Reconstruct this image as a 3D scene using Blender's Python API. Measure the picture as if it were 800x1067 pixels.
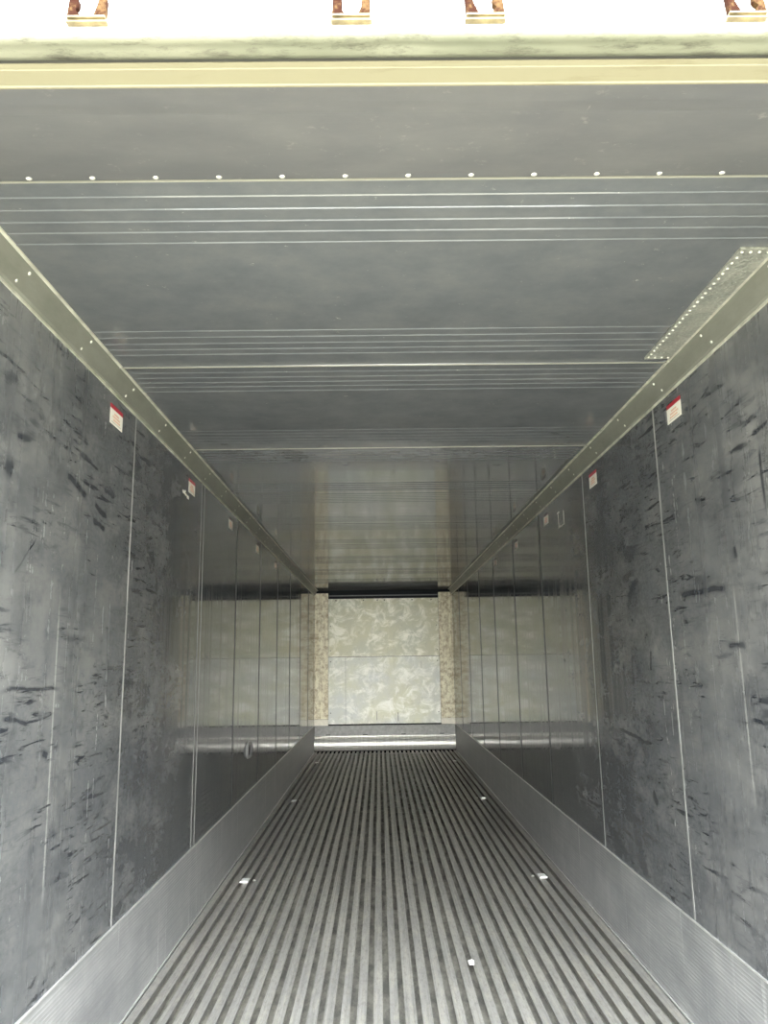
import bpy, bmesh, math, random
from mathutils import Matrix, Vector
random.seed(7)
S = bpy.context.scene
C = S.collection
for o in list(bpy.data.objects): bpy.data.objects.remove(o)

# ------------------------------------------------------------------ camera
F = 802.0
PITCH, YAW, ROLL, CX, CH = 0.1911, 0.0087, -0.0139, -0.0788, 1.4238
cd = bpy.data.cameras.new('camera'); cam = bpy.data.objects.new('camera', cd); C.objects.link(cam)
cd.sensor_fit = 'HORIZONTAL'; cd.sensor_width = 36; cd.lens = F / 800 * 36
cd.clip_start = 0.02; cd.clip_end = 200
fw0 = Vector((math.sin(YAW), math.cos(YAW), 0)); rt0 = Vector((math.cos(YAW), -math.sin(YAW), 0))
fw = fw0 * math.cos(PITCH) + Vector((0, 0, 1)) * math.sin(PITCH)
up0 = -fw0 * math.sin(PITCH) + Vector((0, 0, 1)) * math.cos(PITCH)
rt = rt0 * math.cos(ROLL) + up0 * math.sin(ROLL)
up = -rt0 * math.sin(ROLL) + up0 * math.cos(ROLL)
M = Matrix((rt, up, -fw)).transposed().to_4x4(); M.translation = (CX, 0, CH)
cam.matrix_world = M
S.camera = cam

# ------------------------------------------------------------------ world, sun, exposure
SKY, LOW_LOBE, HIGH = 3.2, 34.0, 24.0
w = bpy.data.worlds.new('sky'); S.world = w; w.use_nodes = True
wn = w.node_tree.nodes; wl = w.node_tree.links; wn.clear()
wo = wn.new('ShaderNodeOutputWorld'); wb = wn.new('ShaderNodeBackground')
wg = wn.new('ShaderNodeTexCoord'); wsx = wn.new('ShaderNodeSeparateXYZ'); wr = wn.new('ShaderNodeValToRGB')
wl.new(wg.outputs['Generated'], wsx.inputs[0]); wl.new(wsx.outputs['Z'], wr.inputs[0])
wr.color_ramp.elements[0].position = 0.0; wr.color_ramp.elements[0].color = (.98, .97, .90, 1)
wr.color_ramp.elements[1].position = 0.8; wr.color_ramp.elements[1].color = (.86, .93, 1.0, 1)
wl.new(wr.outputs[0], wb.inputs[0])
# bright sky lobe added low behind the camera to light the far bulkhead
wd = wn.new('ShaderNodeVectorMath'); wd.operation = 'DOT_PRODUCT'; wl.new(wg.outputs['Generated'], wd.inputs[0])
wd.inputs[1].default_value = Vector((0.02, -1, .07)).normalized()
wm = wn.new('ShaderNodeMapRange'); wm.interpolation_type = 'SMOOTHERSTEP'; wl.new(wd.outputs['Value'], wm.inputs['Value'])
wm.inputs['From Min'].default_value = math.cos(math.radians(13)); wm.inputs['From Max'].default_value = math.cos(math.radians(3))
wm.inputs['To Min'].default_value = SKY; wm.inputs['To Max'].default_value = LOW_LOBE
# broad sky lobe added higher behind the camera to brighten near floor and walls
wd2 = wn.new('ShaderNodeVectorMath'); wd2.operation = 'DOT_PRODUCT'; wl.new(wg.outputs['Generated'], wd2.inputs[0])
wd2.inputs[1].default_value = Vector((0.05, -.70, .70)).normalized()
wm2 = wn.new('ShaderNodeMapRange'); wm2.interpolation_type = 'SMOOTHSTEP'; wl.new(wd2.outputs['Value'], wm2.inputs['Value'])
wm2.inputs['From Min'].default_value = math.cos(math.radians(42)); wm2.inputs['From Max'].default_value = math.cos(math.radians(8))
wm2.inputs['To Min'].default_value = 0; wm2.inputs['To Max'].default_value = HIGH
wadd = wn.new('ShaderNodeMath'); wadd.operation = 'ADD'
wl.new(wm.outputs[0], wadd.inputs[0]); wl.new(wm2.outputs[0], wadd.inputs[1])
wl.new(wadd.outputs[0], wb.inputs[1])
wl.new(wb.outputs[0], wo.inputs[0])

sd = bpy.data.lights.new('sun', 'SUN'); sun = bpy.data.objects.new('sun', sd); C.objects.link(sun)
sd.energy = 6.0; sd.angle = math.radians(1.5); sd.color = (1, .96, .86)
sdir = Vector((-.25, .36, -.9))            # light comes from behind the camera, high
sun.rotation_euler = sdir.to_track_quat('-Z', 'Y').to_euler(); sun.location = (2, -4, 9)

vs = S.view_settings
S.display_settings.display_device = 'sRGB'
vs.view_transform = 'Standard'; vs.look = 'None'; vs.gamma = 1; vs.use_curve_mapping = False
vs.exposure = 0.9

# ------------------------------------------------------------------ helpers
def link(o, parent=None):
    C.objects.link(o)
    if parent is not None: o.parent = parent
    return o
def obj(name, bm, m, parent=None, smooth=False, loc=None):
    if loc is not None: bmesh.ops.translate(bm, verts=bm.verts, vec=-Vector(loc))
    bmesh.ops.recalc_face_normals(bm, faces=bm.faces)
    me = bpy.data.meshes.new(name); bm.to_mesh(me); bm.free()
    me.materials.append(m)
    if smooth:
        for p in me.polygons: p.use_smooth = True
    o = bpy.data.objects.new(name, me)
    if loc is not None: o.location = loc
    return link(o, parent)
def tag(o, label=None, cat=None, group=None, kind=None):
    if label: o['label'] = label
    if cat: o['category'] = cat
    if group: o['group'] = group
    if kind: o['kind'] = kind
    return o
def box(bm, x0, x1, y0, y1, z0, z1, bevel=0):
    r = bmesh.ops.create_cube(bm, size=1)
    vs_ = r['verts']
    bmesh.ops.scale(bm, verts=vs_, vec=(abs(x1 - x0), abs(y1 - y0), abs(z1 - z0)))
    bmesh.ops.translate(bm, verts=vs_, vec=((x0 + x1) / 2, (y0 + y1) / 2, (z0 + z1) / 2))
    if bevel:
        es = {e for v in vs_ for e in v.link_edges}
        bmesh.ops.bevel(bm, geom=list(es), offset=bevel, segments=2, affect='EDGES', profile=.5)
    return vs_
def extrude_profile(bm, pts, axis, a0, a1, n=1, closed=True):
    """pts: (p,q) pairs. axis 'x': (y,z) profile swept along x; axis 'y': (x,z) profile swept along y."""
    rows = []
    for i in range(n + 1):
        a = a0 + (a1 - a0) * i / n
        rows.append([bm.verts.new((a, p, q) if axis == 'x' else (p, a, q)) for p, q in pts])
    m = len(pts)
    for i in range(n):
        for j in range(m if closed else m - 1):
            k = (j + 1) % m
            bm.faces.new((rows[i][j], rows[i][k], rows[i + 1][k], rows[i + 1][j]))
    if closed:
        bm.faces.new(rows[0]); bm.faces.new(list(reversed(rows[-1])))
def dome(bm, r, h, seg=10, rings=3):
    """rivet head: dome towards +Z at the origin"""
    prev = None
    for i in range(rings + 1):
        a = i / rings * math.pi / 2
        rr = r * math.cos(a); zz = h * math.sin(a)
        if i == rings:
            t = bm.verts.new((0, 0, h))
            for j in range(seg): bm.faces.new((prev[j], prev[(j + 1) % seg], t))
        else:
            cur = [bm.verts.new((rr * math.cos(2 * math.pi * j / seg), rr * math.sin(2 * math.pi * j / seg), zz)) for j in range(seg)]
            if prev:
                for j in range(seg): bm.faces.new((prev[j], prev[(j + 1) % seg], cur[(j + 1) % seg], cur[j]))
            else: bm.faces.new(list(reversed(cur)))
            prev = cur

# ------------------------------------------------------------------ materials
class NT:
    def __init__(s, name):
        s.m = bpy.data.materials.new(name); s.m.use_nodes = True
        s.n = s.m.node_tree.nodes; s.l = s.m.node_tree.links
        s.b = s.n['Principled BSDF']; s.tc = s.n.new('ShaderNodeTexCoord')
        s.co = s.tc.outputs['Object']
    def _in(s, sock, v):
        if hasattr(v, 'links') or isinstance(v, bpy.types.NodeSocket): s.l.new(v, sock)
        else: sock.default_value = v
    def mapping(s, scale=(1, 1, 1), rot=(0, 0, 0), loc=(0, 0, 0), co=None):
        k = s.n.new('ShaderNodeMapping'); s.l.new(co or s.co, k.inputs[0])
        k.inputs['Scale'].default_value = scale; k.inputs['Rotation'].default_value = rot; k.inputs['Location'].default_value = loc
        return k.outputs[0]
    def noise(s, co, scale=1, detail=4, rough=.55, dist=0):
        k = s.n.new('ShaderNodeTexNoise'); s.l.new(co, k.inputs['Vector'])
        k.inputs['Scale'].default_value = scale; k.inputs['Detail'].default_value = detail
        k.inputs['Roughness'].default_value = rough; k.inputs['Distortion'].default_value = dist
        return k.outputs['Fac']
    def voro(s, co, scale=1, feature='F1'):
        k = s.n.new('ShaderNodeTexVoronoi'); s.l.new(co, k.inputs['Vector']); k.feature = feature
        k.inputs['Scale'].default_value = scale
        return k.outputs['Distance']
    def math(s, op, a, b=0.0, c=None, clamp=False):
        k = s.n.new('ShaderNodeMath'); k.operation = op; k.use_clamp = clamp
        s._in(k.inputs[0], a); s._in(k.inputs[1], b)
        if c is not None: s._in(k.inputs[2], c)
        return k.outputs[0]
    def ramp(s, f, lo, hi, a=0.0, b=1.0):
        k = s.n.new('ShaderNodeMapRange'); s._in(k.inputs['Value'], f)
        k.inputs['From Min'].default_value = lo; k.inputs['From Max'].default_value = hi
        s._in(k.inputs['To Min'], a); s._in(k.inputs['To Max'], b); k.clamp = True
        return k.outputs[0]
    def mix(s, f, a, b, mode='MIX'):
        k = s.n.new('ShaderNodeMix'); k.data_type = 'RGBA'; k.blend_type = mode
        s._in(k.inputs[0], f)
        s._in(k.inputs[6], (*a, 1) if isinstance(a, tuple) else a)
        s._in(k.inputs[7], (*b, 1) if isinstance(b, tuple) else b)
        return k.outputs[2]
    def bump(s, h, strength=.2, dist=.01, prev=None):
        k = s.n.new('ShaderNodeBump'); s.l.new(h, k.inputs['Height'])
        k.inputs['Strength'].default_value = strength; k.inputs['Distance'].default_value = dist
        if prev is not None: s.l.new(prev, k.inputs['Normal'])
        return k.outputs[0]
    def stroke(s, y0, z0, y1, z1, wdt, soft=.6, wob=.016):
        """1 inside a smear from (y0,z0) to (y1,z1) on a wall (object Y, Z)"""
        if not hasattr(s, 'yz'):
            sx = s.n.new('ShaderNodeSeparateXYZ')
            nz = s.noise(s.mapping((9, 9, 9)), 1, 3)
            s.yz = (sx.outputs['Y'], sx.outputs['Z'], nz); s.l.new(s.co, sx.inputs[0])
        Y, Z, nz = s.yz
        L = math.hypot(y1 - y0, z1 - z0); dy, dz = (y1 - y0) / L, (z1 - z0) / L
        a = s.math('SUBTRACT', Y, y0); b = s.math('SUBTRACT', Z, z0)
        t = s.math('ADD', s.math('MULTIPLY', a, dy), s.math('MULTIPLY', b, dz))
        p = s.math('ABSOLUTE', s.math('ADD', s.math('SUBTRACT', s.math('MULTIPLY', b, dy), s.math('MULTIPLY', a, dz)),
                                      s.math('MULTIPLY', s.math('SUBTRACT', nz, .5), wob * 2)))
        across = s.ramp(p, wdt * .45, wdt * (.9 + soft), 1, 0)
        along = s.math('MULTIPLY', s.ramp(t, 0, L * .15, 0, 1), s.ramp(t, L * .85, L, 1, 0))
        return s.math('MULTIPLY', across, along)
    def done(s, col, rough=.5, metal=0, normal=None, ior=None, spec=None, coat=None):
        s._in(s.b.inputs['Base Color'], (*col, 1) if isinstance(col, tuple) else col)
        s._in(s.b.inputs['Roughness'], rough); s._in(s.b.inputs['Metallic'], metal)
        if normal is not None: s.l.new(normal, s.b.inputs['Normal'])
        if ior: s.b.inputs['IOR'].default_value = ior
        return s.m

def plain(name, col, rough=.5, metal=0, var=.15, vs_=20, bump=.0):
    t = NT(name); n = t.noise(t.mapping((vs_,) * 3), 1, 5)
    c2 = tuple(max(0, c * (1 - var * 2)) for c in col)
    nb = t.bump(n, bump, .002) if bump else None
    return t.done(t.mix(t.ramp(n, .3, .7), c2, col), rough, metal, nb)

def wall_mat(name, seed, strokes, seam_marks=()):
    t = NT(name)
    sh = (seed, seed * 2.3, seed * .7)
    big = t.noise(t.mapping((1, 1.0, .8), loc=sh), 1.3, 5, .6)
    vert = t.noise(t.mapping((1, 16, .55), loc=sh), 1, 4, .6)           # vertical drip streaks
    vfine = t.noise(t.mapping((1, 70, 1.0), loc=sh), 1, 2, .5)
    blot = t.noise(t.mapping((6, 5.5, 7), loc=sh), 1, 7, .7, .3)
    fine = t.noise(t.mapping((40, 40, 60), loc=sh), 1, 5, .7)
    # rubber scuffs from cargo: short near-horizontal dashes
    sc1 = t.noise(t.mapping((1, 4.2, 42), rot=(math.radians(14), 0, 0), loc=sh), 1, 4, .7, .4)
    sc2 = t.noise(t.mapping((1, 7, 30), rot=(math.radians(-20), 0, 0), loc=(seed * 3, seed, 1)), 1, 4, .7, .6)
    msk = t.ramp(t.noise(t.mapping((2, 2.2, 2.4), loc=(3 + seed, 1, seed)), 1, 3), .38, .56)
    dark = t.math('MULTIPLY', t.ramp(sc1, .555, .64), msk)
    dark = t.math('MAXIMUM', dark, t.math('MULTIPLY', t.ramp(sc2, .575, .66), t.math('MULTIPLY', msk, .8)))
    dark = t.math('MAXIMUM', dark, t.math('MULTIPLY', t.ramp(t.noise(t.mapping((12, 13, 17), loc=sh), 1, 8, .75, .4), .56, .68), .6))
    flecks = t.math('MULTIPLY', t.ramp(t.noise(t.mapping((3, 3, 5), rot=(.25, 0, 0), loc=(seed, 7, 2)), 1, 8, .68), .46, .72), .55)  # pale flecks in the lining colour
    smu = t.noise(t.mapping((1, 2.6, 5.2), rot=(math.radians(-8), 0, 0), loc=(seed, 2 * seed, 5)), 1, 9, .72, .5)
    smu = t.math('MULTIPLY', t.ramp(smu, .50, .66), t.ramp(t.noise(t.mapping((1, 26, 26), loc=sh), 1, 5, .7), .38, .62, .35, 1))
    dark = t.math('MAXIMUM', dark, t.math('MULTIPLY', smu, .75))
    for st in strokes: dark = t.math('MAXIMUM', dark, t.math('MULTIPLY', t.stroke(*st), .9))
    base = t.mix(t.ramp(big, .40, .62), (.037, .047, .060), (.084, .093, .106))
    base = t.mix(t.ramp(vert, .40, .66), base, (.08, .085, .092))
    base = t.mix(t.ramp(fine, .40, .7, 0, .6), base, (.17, .172, .172))
    # panels by the door are scratched dull; lightening towards the door paints light falloff
    wear_doorlight = t.math('ADD', t.ramp(t.yz[0], 2.5, 4.3, 1, 0), t.math('MULTIPLY', t.math('SUBTRACT', big, .5), .8), clamp=True)
    base = t.mix(t.math('MULTIPLY', wear_doorlight, t.ramp(vert, .3, .7, .75, .2)), base, (.165, .166, .166))
    base = t.mix(flecks, base, (.25, .248, .24))
    for st in seam_marks: base = t.mix(t.math('MULTIPLY', t.stroke(*st), .7), base, (.42, .42, .40))
    base = t.mix(dark, base, (.03, .033, .04))
    r = t.math('ADD', t.ramp(vert, .40, .62, .03, .16), t.math('MULTIPLY', t.ramp(blot, .45, .8, .06, .2), wear_doorlight))
    r = t.math('ADD', r, t.math('MULTIPLY', wear_doorlight, .10))
    nb = t.bump(vfine, .05, .001)
    nb = t.bump(t.noise(t.mapping((3, 5, 2.2), loc=sh), 1, 3), .075, .004, nb)
    nb = t.bump(fine, .02, .001, nb)
    return t.done(base, r, 0, nb, ior=1.6)

SL = [(2.577, 2.072, 2.797, 2.031, .014), (2.681, 2.172, 2.896, 2.162, .006), (2.247, 1.276, 2.446, 1.25, .008),
      (2.233, 1.358, 2.662, 1.349, .007), (2.947, 2.101, 3.082, 2.096, .009), (2.857, 2.021, 3.008, 1.994, .012),
      (2.206, 2.10, 2.31, 2.113, .012), (2.154, 2.002, 2.21, 1.982, .03), (2.847, 1.961, 2.994, 1.945, .01),
      (2.545, 1.16, 2.59, 1.14, .014), (2.40, 1.82, 2.25, 1.68, .004)]
SR = [(3.16, 1.675, 2.677, 1.662, .014), (2.383, 2.091, 2.377, 1.885, .008), (4.118, 1.069, 3.574, 1.035, .008),
      (2.619, 1.80, 2.612, 1.75, .012), (3.53, 1.46, 3.549, 1.359, .012), (3.648, .825, 3.583, .784, .02),
      (2.42, 2.13, 2.30, 2.15, .008), (2.92, 2.02, 2.80, 2.00, .01), (2.75, 1.47, 2.60, 1.45, .012), (2.55, 1.2, 2.3, 1.16, .006)]
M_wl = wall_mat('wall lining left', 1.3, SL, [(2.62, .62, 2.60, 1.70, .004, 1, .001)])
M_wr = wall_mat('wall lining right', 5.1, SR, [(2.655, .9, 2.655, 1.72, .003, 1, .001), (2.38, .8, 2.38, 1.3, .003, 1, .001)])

t = NT('ceiling lining')
a1 = t.noise(t.mapping((.25, 9, 1)), 1, 4)
a2 = t.noise(t.mapping((5, 6, 5)), 1, 7, .7)
sp = t.ramp(t.noise(t.mapping((22, 30, 1), loc=(4, 4, 0)), 1, 6, .8), .645, .74)
cm = t.mix(t.ramp(a2, .35, .7), (.100, .107, .117), (.132, .137, .143))
cm = t.mix(t.math('MULTIPLY', sp, .55), cm, (.48, .47, .43))
nb = t.bump(t.noise(t.mapping((.6, 22, 1)), 1, 3), .02, .001)
nb = t.bump(t.noise(t.mapping((9, 1.5, 1)), 1, 3), .01, .002, nb)
M_ceil = t.done(cm, t.ramp(a1, .3, .7, .05, .12), 0, nb, ior=1.6)

t = NT('lintel sheet')
a2 = t.noise(t.mapping((5, 9, 5)), 1, 7, .7)
sp = t.ramp(t.noise(t.mapping((20, 26, 1), loc=(1, 4, 0)), 1, 6, .8), .60, .72)
sc = t.ramp(t.noise(t.mapping((60, 9, 1), rot=(0, 0, .9), loc=(3, 1, 0)), 1, 5, .8), .68, .74)
gd = t.noise(t.mapping((1.2, 5, 1), loc=(8, 1, 0)), 1, 3)
cm = t.mix(t.ramp(a2, .35, .7), (.112, .112, .118), (.145, .144, .145))
cm = t.mix(t.ramp(gd, .45, .7, 0, .6), cm, (.098, .100, .107))
cm = t.mix(t.math('MULTIPLY', t.math('MAXIMUM', sp, sc), .5), cm, (.32, .31, .28))
M_lintel = t.done(cm, .3, 0)
t = NT('ceiling joint strip')
M_joint = t.done((.28, .275, .24), .45, .1)

t = NT('cove trim')
n = t.noise(t.mapping((8, 3, 8)), 1, 6, .7)
M_trim = t.done(t.mix(t.ramp(n, .3, .7), (.19, .195, .165), (.28, .28, .24)), .38, .35, t.bump(n, .15, .003))
M_trimlip = plain('trim lip', (.78, .77, .66), .35, .3, .25, 12)
M_rivet = plain('rivet metal', (.86, .85, .78), .3, .5, .05)

t = NT('kick plate aluminium')
g = t.noise(t.mapping((2, .6, 150)), 1, 2)                              # extruded lines along the length
sm = t.noise(t.mapping((3, 5, 6)), 1, 6, .65)
vr = t.ramp(t.noise(t.mapping((1, 28, .8)), 1, 4, .6), .60, .72)
km = t.mix(t.ramp(sm, .3, .7), (.25, .255, .26), (.42, .42, .415))
km = t.mix(t.math('MULTIPLY', t.ramp(g, .5, .65), .35), km, (.22, .22, .22))
km = t.mix(t.math('MULTIPLY', vr, .7), km, (.58, .58, .57))
nb = t.bump(g, .25, .002)
nb = t.bump(t.noise(t.mapping((20, 25, 25)), 1, 4), .1, .002, nb)
M_kick = t.done(km, t.ramp(sm, .3, .7, .34, .52), .3, nb)
M_lip = plain('bright worn edge', (.80, .80, .77), .3, .6, .08)

t = NT('floor bar aluminium')
sx = t.n.new('ShaderNodeSeparateXYZ'); t.l.new(t.co, sx.inputs[0])
st = t.noise(t.mapping((60, .5, 1)), 1, 4, .6)
bl = t.noise(t.mapping((3.5, 1.2, 1)), 1, 7, .7)
gr = t.noise(t.mapping((70, 16, 30)), 1, 8, .8)
dr = t.ramp(t.noise(t.mapping((38, 5, 1), loc=(3, 9, 0)), 1, 9, .8), .50, .62)
ln = t.ramp(t.noise(t.mapping((260, .25, 1)), 1, 2), .56, .64)
fm = t.mix(t.ramp(st, .3, .7), (.27, .265, .25), (.40, .39, .365))
fm = t.mix(t.ramp(bl, .45, .72), fm, (.47, .455, .405))
fm = t.mix(t.math('MULTIPLY', dr, .55), fm, (.50, .47, .385))
fm = t.mix(t.math('MULTIPLY', t.ramp(gr, .48, .66), .6), fm, (.17, .165, .15))
fm = t.mix(t.math('MULTIPLY', ln, .45), fm, (.15, .148, .14))
M_floor = t.done(fm, t.ramp(bl, .3, .7, .42, .6), .45, t.bump(gr, .25, .002))

t = NT('floor channel bed')
bd = t.noise(t.mapping((12, 5, 1)), 1, 7, .75)
M_bed = t.done(t.mix(t.ramp(bd, .4, .68), (.13, .126, .113), (.34, .325, .28)), .7, 0)
def panel_mat(name, ca, cb, cc, seed):
    t = NT(name)
    b = t.noise(t.mapping((4.6, 4, 5.5), loc=(seed, 0, seed)), 1, 10, .72, .7)
    y = t.noise(t.mapping((1.5, 1, 1.8), loc=(0, 0, seed * 2)), 1, 4)
    c = t.mix(t.ramp(y, .38, .62), ca, cb)
    c = t.mix(t.math('MULTIPLY', t.ramp(b, .47, .62), .85), c, cc)
    d = t.ramp(t.noise(t.mapping((14, 14, 7), loc=(2, 2, seed)), 1, 6, .8), .56, .72)
    c = t.mix(t.math('MULTIPLY', d, .5), c, (.26, .25, .20))
    return t.done(c, .45, 0, t.bump(b, .3, .006))
M_pu = panel_mat('bulkhead panel upper', (.50, .51, .40), (.58, .56, .38), (.93, .91, .80), 1)
M_pl = panel_mat('bulkhead panel lower', (.57, .59, .56), (.62, .62, .47), (.94, .94, .87), 4)
t = NT('stained foam post')
b = t.noise(t.mapping((13, 5, 11)), 1, 10, .8)
v = t.noise(t.mapping((34, 1, 1.2)), 1, 4)
c = t.mix(t.ramp(v, .35, .65), (.72, .66, .48), (.88, .85, .68))
c = t.mix(t.ramp(b, .46, .58, 0, .8), c, (.34, .26, .15))
M_post = t.done(c, .6, 0, t.bump(b, .4, .006))
M_cream = plain('clean cream block', (.80, .76, .66), .5, 0, .08)
M_black = plain('return air shade black', (.006, .008, .012), .95)
M_darkbar = plain('dark rail', (.10, .11, .12), .4)
t = NT('brushed baffle metal')
n = t.noise(t.mapping((60, 2, 2)), 1, 3)
M_baf = t.done(t.mix(t.ramp(n, .3, .7), (.55, .54, .51), (.70, .69, .66)), 0.5, .7, t.bump(n, .08, .001))
M_flat = plain('grey flange', (.34, .34, .33), .6, 0)
M_hole = plain('dark slot', (.02, .02, .02), .7)

t = NT('white painted steel')
n = t.noise(t.mapping((7, 7, 12)), 1, 8, .75)
M_white = t.done(t.mix(t.ramp(n, .60, .74), (.80, .81, .80), (.55, .52, .42)), .4, 0)
t = NT('dirty header roll')
n = t.noise(t.mapping((9, 30, 30)), 1, 8, .8); n2 = t.noise(t.mapping((1.5, 4, 4)), 1, 3)
M_roll = t.done(t.mix(t.ramp(n, .50, .66), t.mix(t.ramp(n2, .35, .65), (.13, .138, .10), (.185, .185, .14)), (.055, .052, .04)), .5, 0, t.bump(n, .2, .004))
t = NT('cream door seal seat')
n = t.noise(t.mapping((4, 20, 20)), 1, 7, .75)
M_cs = t.done(t.mix(t.ramp(n, .55, .72, 0, .6), (.20, .185, .125), (.12, .095, .05)), .45, 0)
M_seal = plain('black rubber line', (.03, .03, .025), .7)
t = NT('rusty keeper')
n = t.noise(t.mapping((35, 35, 35), loc=(1, 2, 3)), 1, 6, .7)
t2 = t.mix(t.ramp(n, .38, .52), (.075, .045, .02), (.020, .007, .004))
M_rust = t.done(t2, .95, 0, t.bump(n, .5, .003)); t.b.inputs['Specular IOR Level'].default_value = .05
M_krust = plain('rust stained cream steel', (.22, .17, .08), .6, 0, .4, 30)
M_swhite = plain('sticker paper', (.86, .84, .76), .5, 0, .04)
M_sred = plain('sticker red', (.42, .02, .04), .5, 0, .05)
M_sdull = plain('dull dark band', (.10, .07, .075), .5, 0, .05)  # darker, greyer band for the deeper stickers
M_sorange = plain('sticker faded print', (.72, .45, .32), .5, 0, .05)
M_sgrey = plain('sticker grey print', (.48, .45, .40), .5, 0, .05)
M_chip = plain('white paper chip', (.88, .88, .86), .5, 0, .05)
t = NT('hammered patch plate')
n = t.voro(t.mapping((1, 1, 1)), 70); n2 = t.noise(t.mapping((12, 12, 12)), 1, 5)
glint = t.ramp(t.noise(t.mapping((1, 1, 1)), 110, 3, .6), .60, .70)  # bright specks painted in as glints on the dimples
M_patch = t.done(t.mix(t.math('MULTIPLY', glint, .6), t.mix(t.ramp(n2, .35, .65), (.27, .28, .25), (.42, .42, .37)), (.80, .80, .70)), .3, .4, t.bump(n, .9, .004))
t = NT('concrete ground')
n = t.noise(t.mapping((1.3, 1.3, 1.3)), 1, 8, .6)
M_ground = t.done(t.mix(n, (.40, .38, .29), (.56, .53, .42)), .9)

# ------------------------------------------------------------------ setting
HW = 1.149; H = 2.592; Y0 = 1.283; YB = 13.10; YP = 12.906

bm = bmesh.new(); box(bm, -14, 14, -14, 24, -.32, -.161)
tag(obj('ground', bm, M_ground), kind='structure')

# floor of T bars
bm = bmesh.new()
box(bm, -1.22, 1.22, 1.17, YB, -.16, -.052)
NBAR = 34; P = 2.29 / NBAR
for i in range(NBAR):
    x = -1.145 + P * (i + .5); hw = .0192
    hw += .0012 * math.sin(i * 2.7) + (.003 if i in (9, 11, 17, 18, 24, 29) else 0)
    pts = [(x - hw, -.0), (x - hw, -.006), (x - .003, -.009), (x - .003, -.053), (x + .003, -.053), (x + .003, -.009),
           (x + hw, -.006), (x + hw, 0), (x + hw * .45, -.0012), (x - hw * .45, -.0012)]
    extrude_profile(bm, pts, 'y', 1.30, YP + .02)
flr = tag(obj('floor', bm, M_floor), kind='structure')
bm = bmesh.new(); box(bm, -1.143, 1.143, 1.30, YP + .02, -.0525, -.050)
tag(obj('channel_bed', bm, M_bed, flr), label='dirty dark bed between the floor bars')

# side walls, with panel joints as parts
def side_wall(name, s, mat, seams):
    bm = bmesh.new(); box(bm, s * HW, s * 1.22, Y0, YB, -.06, 2.60)
    # subdivide-free slab
    wl_ = tag(obj(name, bm, mat), kind='structure')
    for y, wd, m_, twin in seams:
        b = bmesh.new()
        h = .0015
        def rib(yc, ww):
            pts = [(yc - ww / 2, 0), (yc - ww / 2 + .001, h), (yc + ww / 2 - .001, h), (yc + ww / 2, 0)]
            v0 = [b.verts.new((s * (HW - q), p, .40)) for p, q in pts]
            v1 = [b.verts.new((s * (HW - q), p, 2.53)) for p, q in pts]
            for j in range(4): b.faces.new((v0[j], v0[(j + 1) % 4], v1[(j + 1) % 4], v1[j]))
            b.faces.new(v0); b.faces.new(list(reversed(v1)))
        rib(y, wd)
        if twin: rib(y + .075, wd * .8)
        tag(obj('joint_strip', b, m_, wl_), label='bright worn joint strip' if m_ is M_lipj else 'dark joint strip')
    return wl_
M_lipj = plain('joint strip worn', (.30, .30, .29), .4, .2, .3, 3)
M_jdark = plain('joint strip dark', (.07, .07, .07), .4, 0)
wall_left = side_wall('wall_left', -1, M_wl, [(3.297, .013, M_lipj, False), (4.60, .012, M_jmid if False else M_lipj, True), (5.80, .03, M_jdark, False), (7.0, .035, M_jdark, False),
                                              (8.2, .04, M_jdark, False), (9.38, .05, M_jdark, False), (10.6, .05, M_jdark, False), (11.8, .05, M_jdark, False)])
wall_right = side_wall('wall_right', 1, M_wr, [(3.265, .013, M_lipj, False), (4.48, .012, M_lipj, False), (5.775, .03, M_jdark, False), (6.95, .035, M_jdark, False),
                                               (8.2, .04, M_jdark, False), (9.4, .05, M_jdark, False), (10.6, .05, M_jdark, False), (11.8, .05, M_jdark, False)])

# far end wall behind the bulkhead, painted black for the air space's shade
bm = bmesh.new(); box(bm, -1.22, 1.22, YB, YB + .08, -.16, 2.66)
tag(obj('wall_back', bm, M_black), kind='structure')

# ceiling with stamped ribs and lapped panels
seams = [1.702 + 1.2135 * k for k in range(10)]
prof = []           # (y, z) underside, from front to back
prof.append((Y0, 2.502))
prof.append((1.345, 2.5145)); prof.append((1.352, 2.5162)); prof.append((1.39, 2.5253)); prof.append((1.393, 2.5258))
prof.append((1.696, H - .006))
RO = [.075, .131, .187, .240, .296]
for k, ys in enumerate(seams):
    yn = seams[k + 1] if k < 9 else YB
    prof.append((ys, H - .0005)); prof.append((ys + .001, H - (.005 if k < 2 else .0015))); prof.append((ys + .007, H - (.005 if k < 2 else .0015))); prof.append((ys + .010, H))
    ribs = [ys + r for r in RO] + ([yn - r for r in reversed([.115, .165, .218, .275, .328])] if yn - ys > 1 else [])
    for yr in ribs:
        if yr < YB - .05:
            prof += [(yr - .005, H), (yr - .002, H - (.0022 if k < 3 else .0010)), (yr + .003, H - (.0022 if k < 3 else .0010)), (yr + .005, H)]
    prof.append((yn - .004, H))
prof[-1] = (YB, H)
bm = bmesh.new()
pts = prof + [(YB, 2.70), (Y0, 2.70)]
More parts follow.
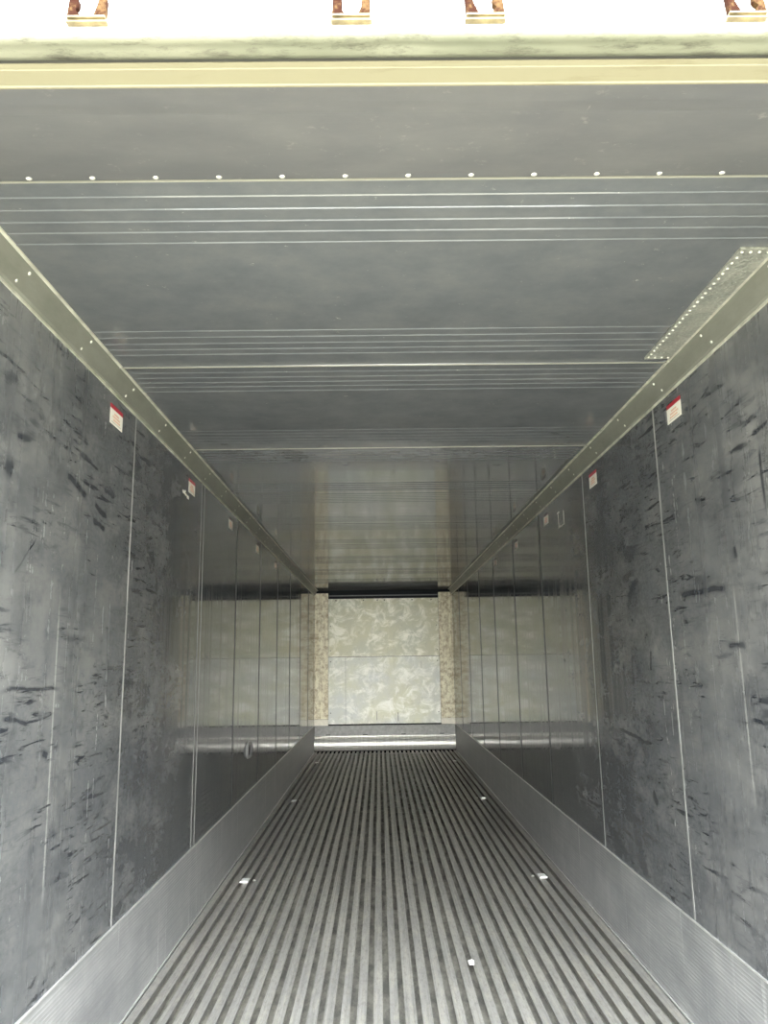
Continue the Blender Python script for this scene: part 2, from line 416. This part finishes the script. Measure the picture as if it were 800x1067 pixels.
# side split: ngon caps only
extrude_profile(bm, pts, 'x', -1.22, 1.22)
ceiling = tag(obj('ceiling', bm, M_ceil), kind='structure')
bm = bmesh.new()
extrude_profile(bm, [(Y0 + .001, 2.5008), (1.345, 2.5133), (1.352, 2.5150), (1.39, 2.5241), (1.393, 2.5246), (1.694, H - .0078), (1.694, H - .004), (1.345, 2.518), (Y0 + .001, 2.506)], 'x', -1.149, 1.149)
tag(obj('lintel_sheet', bm, M_lintel, ceiling), label='lighter warm grey sloping sheet above the door')
for ys in seams[:3]:
    b = bmesh.new(); box(b, -1.125, 1.125, ys - .002, ys + .002, H - .008, H - .004)
    tag(obj('joint_strip', b, M_joint, ceiling), label='thin pale cross joint')
for k in range(-7, 8):
    b = bmesh.new(); dome(b, .0075, .004); bmesh.ops.rotate(b, verts=b.verts, matrix=Matrix.Rotation(math.pi, 3, 'X'))
    x = .006 + .153 * k
    obj('rivet', b, M_rivet, ceiling, True, loc=(0, 0, 0)).location = (x, 1.680, 2.5815)

# cove trims
def cove(name, s):
    bm = bmesh.new()
    def seg(y0, y1, d):
        x1, z1 = HW, 2.517; x2, z2 = 1.112, H
        pts = [(s * (x1 - d), z1 - d), (s * (x1 - .012 - d), z1 + .002), (s * (x2 - .004 - d), z2 - .012 - d), (s * (x2 - .014 - d), z2 + .001),
               (s * (x2 + .02), z2 + .02), (s * (x1 + .02), z2), (s * (x1 + .01), z1)]
        extrude_profile(bm, pts, 'y', y0, y1)
    if s < 0: seg(1.30, 2.63, .004); seg(2.63, 5.2, .001); seg(5.2, YP, 0)
    else: seg(1.30, 2.90, .003); seg(2.90, 5.6, .001); seg(5.6, YP, 0)
    tr = tag(obj(name, bm, M_trim), kind='structure')
    b = bmesh.new(); box(b, s * (HW - .006), s * HW, 1.3, YP, 2.505, 2.5165, .0015); tag(obj('edge_lip', b, M_trimlip, tr), label='bright lower edge')
    b = bmesh.new(); box(b, s * 1.088, s * 1.100, 1.3, YP, H - .006, H, .0015); tag(obj('edge_lip', b, M_trimlip, tr), label='bright upper edge')
    nrm = Vector((-s * .9, 0, -.43)).normalized()
    q = Vector((0, 0, 1)).rotation_difference(nrm).to_matrix()
    for k in range(0, 23):
        y = 2.09 + .5 * k
        if y > 12.8: break
        for (x, z, dy) in ((1.1315, 2.532, 0), (1.1095, 2.570, .03)):
            b = bmesh.new(); dome(b, .0065, .004, 8, 2); bmesh.ops.rotate(b, verts=b.verts, matrix=q)
            d = .004 if y < 2.7 else .001
            obj('rivet', b, M_rivet, tr, True).location = (s * (x - d), y + dy, z)
    return tr
trim_left = cove('trim_1', -1); trim_right = cove('trim_2', 1)

# kick plates
def kick(name, s):
    bm = bmesh.new()
    pts = [(s * 1.16, -.06), (s * 1.1435, -.06), (s * 1.1435, .012), (s * 1.1455, .016)]
    n = 24
    for i in range(n):                                   # fine extruded flutes
        z = .03 + i * .0148
        pts += [(s * 1.1452, z), (s * 1.1438, z + .004), (s * 1.1452, z + .008)]
    pts += [(s * 1.1450, .392), (s * 1.1450, .4036), (s * 1.16, .4036)]
    extrude_profile(bm, pts, 'y', 1.29, YP)
    k = tag(obj(name, bm, M_kick), kind='structure')
    b = bmesh.new(); box(b, s * 1.1415, s * 1.1495, 1.29, YP, .399, .4055, .0015); tag(obj('edge_lip', b, M_lip, k), label='bright worn top edge')
    b = bmesh.new(); box(b, s * 1.1375, s * 1.1455, 1.29, YP, -.006, .004, .002); tag(obj('edge_lip', b, M_lip, k), label='bright bottom edge beside the floor bars')
    return k
kick('baseboard_left', -1); kick('baseboard_right', 1)

# ------------------------------------------------------------------ rear door header
bm = bmesh.new()
# outer face, roof edge, corner posts and sill
box(bm, -1.22, 1.22, 1.172, 1.2, 2.512, 2.76, .004)
box(bm, -1.22, 1.22, 1.2, Y0 - .001, 2.515, 2.76)
box(bm, -1.22, 1.22, Y0 - .001, YB + .08, 2.701, 2.76)
for s in (-1, 1):
    box(bm, s * 1.155, s * 1.22, 1.172, Y0 - .001, -.16, 2.512, .004)
box(bm, -1.22, 1.22, 1.10, 1.169, -.16, -.02, .006)
wf = tag(obj('wall_front', bm, M_white), kind='structure')
# rolled lower edge, slightly dented
bm = bmesh.new(); pts = []
prof_roll = [(1.1665, 2.516), (1.1640, 2.509), (1.1665, 2.503), (1.173, 2.500), (1.182, 2.4995), (1.190, 2.5020), (1.197, 2.5005), (1.208, 2.500), (1.2175, 2.5005), (1.2175, 2.516)]
rows = []
NX = 160
for i in range(NX + 1):
    x = -1.155 + 2.31 * i / NX
    dn = math.exp(-((x + .02) / .05) ** 2) * .004 + .0012 * math.sin(x * 31) * math.sin(x * 7.3) + .0008 * math.sin(x * 90 + 1)
    rows.append([bm.verts.new((x, y + (dn * .8 if j < 5 else 0), z + (dn if 0 < j < 7 else 0))) for j, (y, z) in enumerate(prof_roll)])
for i in range(NX):
    for j in range(len(prof_roll)):
        k = (j + 1) % len(prof_roll)
        bm.faces.new((rows[i][j], rows[i][k], rows[i + 1][k], rows[i + 1][j]))
bm.faces.new(rows[0]); bm.faces.new(list(reversed(rows[-1])))
tag(obj('rolled_edge', bm, M_roll, wf, True), label='dented grey-green rolled lower edge')
bm = bmesh.new(); box(bm, -1.155, 1.155, 1.2178, 1.2245, 2.5005, 2.516)
tag(obj('rubber_seal', bm, M_seal, wf), label='black rubber line')
bm = bmesh.new()
extrude_profile(bm, [(1.2248, 2.516), (1.2248, 2.499), (1.236, 2.4985), (1.2375, 2.5005), (1.240, 2.4985), (1.276, 2.4975), (1.278, 2.4955), (1.2825, 2.4955), (1.2825, 2.516)], 'x', -1.155, 1.155)
tag(obj('seal_seat', bm, M_cs, wf), label='cream painted strip')

# lock rod keepers
def keeper(x, lab, lean=0.0):
    e = bpy.data.objects.new('lock_keeper', None); link(e); e.location = (x, 1.171, 2.527); e.empty_display_size = .03
    b = bmesh.new(); box(b, -.036, .036, -.003, 0, 0, .075, .001)
    obj('back_plate', b, M_white, e)
    b = bmesh.new(); box(b, -.036, .036, -.012, -.0005, -.001, .004, .001)
    box(b, -.034, .034, -.016, -.002, .005, .009, .001)
    obj('ledge', b, M_krust, e)
    for s in (-1, 1):
        b = bmesh.new()
        P0 = [(s * .034, .010), (s * .014, .010), (s * .012, .014), (s * (.019 - lean * s * .003), .022), (s * (.017 + lean * s * .006), .030), (s * (.017 + lean * s * .006), .044), (s * (.033 + lean * s * .004), .046)]
        f0 = [b.verts.new((p, -.014, q)) for p, q in P0]; f1 = [b.verts.new((p, -.002, q)) for p, q in P0]
        m = len(P0)
        for j in range(m): b.faces.new((f0[j], f0[(j + 1) % m], f1[(j + 1) % m], f1[j]))
        b.faces.new(f0); b.faces.new(list(reversed(f1)))
        bmesh.ops.bevel(b, geom=b.edges[:], offset=.0015, segments=1, affect='EDGES')
        obj('horn', b, M_rust, e)
    tag(e, lab, 'bracket', 'rusty lock rod keepers on the door header')
keeper(-.577, 'rusty steel lock keeper on white door header, leftmost of the four', .5)
keeper(-.114, 'rusty steel lock keeper on white door header, second from the left', .2)
keeper(.122, 'rusty steel lock keeper on white door header, second from the right', -.8)
keeper(.584, 'rusty steel lock keeper on white door header, rightmost of the four', -1)

# ------------------------------------------------------------------ bulkhead of the refrigeration unit
e = bpy.data.objects.new('refrigeration_bulkhead', None); link(e); e.location = (0, YP, .40)
tag(e, 'pale stained metal bulkhead closing the far end of the container', 'bulkhead')
def bpart(name, m, boxes, bevel=0, label=None, parent=e):
    b = bmesh.new()
    for bb in boxes: box(b, *bb, bevel)
    pl = Vector(e.location)
    if parent is not e: pl = pl  # sub-parts sit at the same origin
    o = obj(name, b, m, parent)
    bm_off = Matrix.Translation(-pl)
    if parent is e: o.data.transform(bm_off)
    else: o.data.transform(bm_off)
    if label: o['label'] = label
    return o
bpart('return_air_shade', M_black, [(-1.147, 1.147, YP + .032, YP + .05, 2.44, 2.589)])  # black slab added to paint the shade inside the opening
up_ = bpart('upper_panel', M_pu, [(-.915, .915, YP + .010, YP + .03, 1.4995, 2.452)], .0015, 'yellowish stained upper panel')
lo_ = bpart('lower_panel', M_pl, [(-.915, -.637, YP + .012, YP + .03, .425, 1.4925), (-.633, .915, YP + .012, YP + .03, .425, 1.4925)], .0015, 'whitish lower panel')
bpart('panel_gap', M_hole, [(-.915, .915, YP + .02, YP + .04, .42, 1.51)])
for s in (-1, 1):
    ps = bpart('side_post', M_post, [(s * .919, s * 1.147, YP - .004, YP + .03, .505, 2.545)], .002, 'brown-stained cream side post')
    bpart('post_foot', M_cream, [(s * .919, s * 1.147, YP - .006, YP + .03, .405, .50)], .002, parent=ps)
for k, x in enumerate([-.79, -.33, -.10, .02, .48, .80]):
    b = bmesh.new(); dome(b, .010, .006, 8, 2); bmesh.ops.rotate(b, verts=b.verts, matrix=Matrix.Rotation(math.pi / 2, 3, 'X'))
    obj('bolt', b, M_hole, up_).location = (x, .010, 2.425 - .40)
for x in (-.88, .88):
    for z in (.6, 1.42, 1.60, 2.0):
        b = bmesh.new(); dome(b, .009, .006, 8, 2); bmesh.ops.rotate(b, verts=b.verts, matrix=Matrix.Rotation(math.pi / 2, 3, 'X'))
        obj('bolt', b, M_hole, up_ if z > 1.5 else lo_).location = (x, .012, z - .40)
bpart('crack', M_hole, [(-.13, -.124, YP + .009, YP + .013, .48, .62)], label='thin dark vertical slit')
bpart('crack', M_hole, [(.215, .223, YP + .009, YP + .013, .46, .60)], label='thin dark vertical slit')
bpart('return_air_rail', M_darkbar, [(-.915, .915, YP - .0, YP + .03, 2.497, 2.512)], .002, 'thin dark rail in the air gap')

# air baffle below the bulkhead
e2 = bpy.data.objects.new('air_baffle', None); link(e2); e2.location = (0, YP, 0)
tag(e2, 'shiny rolled metal air baffle across the foot of the pale bulkhead', 'baffle')
def b2(name, m, b, smooth=False, label=None, parent=e2):
    o = obj(name, b, m, parent, smooth); o.data.transform(Matrix.Translation((0, -YP, 0)))
    if label: o['label'] = label
    return o
b = bmesh.new(); box(b, -1.140, 1.140, YP - .01, YP + .03, .225, .404, .002); fl = b2('flange', M_flat, b, label='flat grey flange')
for x in (-.92, -.32, .30, .92):
    b = bmesh.new(); box(b, x - .035, x + .035, YP - .0125, YP - .009, .255, .266, .001); b2('slot', M_hole, b, parent=fl)
b = bmesh.new()
pts = [(YP - .012, .246), (YP - .020, .240), (YP - .022, .228), (YP - .012, .218)]
for i in range(13):
    a = math.radians(64 - 128 * i / 12)
    pts.append((YP + .055 - .105 * math.cos(a), .108 + .108 * math.sin(a)))
pts += [(YP + .03, .012), (YP + .03, .246)]
extrude_profile(b, pts, 'x', -1.140, 1.140)
b2('rolled_cover', M_baf, b, label='rounded shiny metal cover')

# ------------------------------------------------------------------ ceiling patch plate
b = bmesh.new()
prs = [(.985, 2.045), (1.087, 2.045), (1.087, 2.875), (.987, 2.878)]
v0 = [b.verts.new((x, y, H - .0008)) for x, y in prs]; v1 = [b.verts.new((x + (.002 if i in (0, 3) else 0), y, H - .0075)) for i, (x, y) in enumerate(prs)]
for j in range(4): b.faces.new((v0[j], v0[(j + 1) % 4], v1[(j + 1) % 4], v1[j]))
b.faces.new(v0); b.faces.new(list(reversed(v1)))
patch = tag(obj('repair_plate', b, M_patch, loc=(1.04, 2.46, H - .004)), 'long narrow riveted metal repair plate on the ceiling by the right trim', 'metal plate')
def prv(x, y):
    b = bmesh.new(); dome(b, .0058, .004, 8, 2); bmesh.ops.rotate(b, verts=b.verts, matrix=Matrix.Rotation(math.pi, 3, 'X'))
    obj('rivet', b, M_rivet, patch, True).location = (x - 1.04, y - 2.46, -.0033)
for k in range(26): prv(.9975 + .001 * math.sin(k * 3), 2.062 + k * .0318)
for k in range(1, 4): prv(.9975 + k * .026, 2.062); prv(.9975 + k * .026, 2.860)

# ------------------------------------------------------------------ stickers
def sticker(s, y, z, wdt, h, lab, grp):
    x = s * (HW - .0004)
    e = bpy.data.objects.new('load_limit_sticker', None); link(e); e.location = (x, y, z); e.empty_display_size = .03
    def q(name, m, y0, y1, z0, z1, t):
        b = bmesh.new(); box(b, -s * t, 0, y0, y1, z0, z1); return obj(name, b, m, e)
    q('paper', M_swhite, -wdt / 2, wdt / 2, -h / 2, h / 2 - .018, .0008)
    q('red_band', M_sred if y < 5 else M_sdull, -wdt / 2, wdt / 2, h / 2 - .018, h / 2, .0008)
    b = bmesh.new(); rnd = random.Random(3)
    def row(zr, hh, y0, y1):
        yy = y0
        while yy < y1:
            ww = rnd.uniform(.004, .009); box(b, -s * .0013, -s * .0007, yy, min(yy + ww, y1), zr, zr + hh); yy += ww + .0022
    top = h / 2 - .026
    for r, (a, c) in enumerate([(-.028, .028), (-.045, .040), (-.035, .045)]): row(top - .013 * (r + 1), .008, a, c)
    obj('faded_print', b, M_sorange, e)
    b = bmesh.new(); row(-h / 2 + .008, .004, -.055, .055)
    obj('small_print', b, M_sgrey, e)
    tag(e, lab, 'sticker', grp)
ordn = ['nearest to the door', 'second from the door', 'third from the door', 'fourth from the door', 'fifth and faint, deep inside']
for s, side, ys in ((-1, 'left', [3.045, 4.345, 5.53, 6.78, 8.0]), (1, 'right', [3.03, 4.255, 5.51, 6.75, 8.0])):
    for k, y in enumerate(ys):
        sticker(s, y, 2.422, .150, .082, 'white sticker with red top band high on the %s wall, %s' % (side, ordn[k]), 'load limit stickers on the %s wall' % side)

# sticker remains
b = bmesh.new()
for (y, z, a, c) in [(4.17, 2.358, .025, .008), (4.215, 2.352, .018, .006), (4.262, 2.347, .022, .009), (4.20, 2.368, .010, .006)]:
    box(b, -HW, -HW + .0012, y - a, y + a, z - c, z + c)
tag(obj('torn_sticker_scrap', b, M_swhite, loc=(-HW, 4.21, 2.355)), 'tiny torn white scrap under the second sticker on the left wall', 'scrap')
b = bmesh.new()
for (y0, y1, z0, z1) in [(4.975, 4.988, 2.292, 2.384), (5.128, 5.140, 2.305, 2.398), (4.975, 5.140, 2.290, 2.298), (5.09, 5.140, 2.296, 2.306), (5.10, 5.16, 2.390, 2.402)]:
    box(b, HW - .0012, HW, y0, y1, z0, z1)
tag(obj('sticker_outline', b, M_sgrey, loc=(HW, 5.05, 2.345)), 'pale glue outline of a peeled sticker high on the right wall', 'sticker residue')

# bent hole lip on the left wall
e3 = bpy.data.objects.new('punched_vent_hole', None); link(e3); e3.location = (-HW, 6.5, .73); e3.empty_display_size = .03
tag(e3, 'small oval hole with bent bright lip low on the left wall, deep inside', 'hole')
b = bmesh.new(); n = 20
ring = [[], [], []]
for i in range(n):
    a = 2 * math.pi * i / n; cy, cz = math.cos(a), math.sin(a)
    ring[0].append(b.verts.new((.0003, cy * .120, cz * .068)))
    ring[1].append(b.verts.new((.020, cy * .108, cz * .060)))
    ring[2].append(b.verts.new((.0003, cy * .095, cz * .052)))
for a_, c_ in ((0, 1), (1, 2)):
    for i in range(n): b.faces.new((ring[a_][i], ring[a_][(i + 1) % n], ring[c_][(i + 1) % n], ring[c_][i]))
obj('lip', b, M_kick, e3, True)
b = bmesh.new(); vv = [b.verts.new((.0012, math.cos(2 * math.pi * i / n) * .095, math.sin(2 * math.pi * i / n) * .052)) for i in range(n)]
bk = [b.verts.new((0, v.co.y, v.co.z)) for v in vv]
b.faces.new(vv); b.faces.new(list(reversed(bk)))
for i in range(n): b.faces.new((vv[i], vv[(i + 1) % n], bk[(i + 1) % n], bk[i]))
obj('dark_opening', b, M_hole, e3)

# ------------------------------------------------------------------ tie plates on the floor and debris
dl = ['nearest to the door', 'midway along the floor', 'close to the bulkhead']
for s, side in ((-1, 'left'), (1, 'right')):
    for k, y in enumerate((5.50, 8.48, 11.51)):
        e4 = bpy.data.objects.new('floor_clip', None); link(e4); e4.location = (s * .99, y, 0); e4.empty_display_size = .03
        b = bmesh.new(); box(b, -.026, .026, -.05, .05, 0, .004, .001); box(b, -.026, .026, -.054, -.047, 0, .010, .001); obj('plate', b, M_chip, e4)
        b = bmesh.new(); dome(b, .011, .008, 10, 3); bmesh.ops.translate(b, verts=b.verts, vec=(-s * .062, 0, -.0005)); obj('screw_head', b, M_rivet, e4, True)
        tag(e4, 'small bright metal clip on the %s side of the ribbed floor, %s' % (side, dl[k]), 'clip', 'bright clips screwed to the floor bars')
b = bmesh.new()
vsx = [b.verts.new((x, y, z)) for x, y, z in ((-.012, -.03, .001), (.010, -.034, .003), (.016, .01, .004), (.006, .034, .002), (-.014, .02, .001))]
vt = [b.verts.new((v.co.x, v.co.y, v.co.z + .003)) for v in vsx]
b.faces.new(vsx); b.faces.new(list(reversed(vt)))
for i in range(5): b.faces.new((vsx[i], vsx[(i + 1) % 5], vt[(i + 1) % 5], vt[i]))
o = tag(obj('paper_chip', b, M_chip), 'tiny white chip lying on the floor bars near the front right', 'debris'); o.location = (.344, 4.025, -.001)
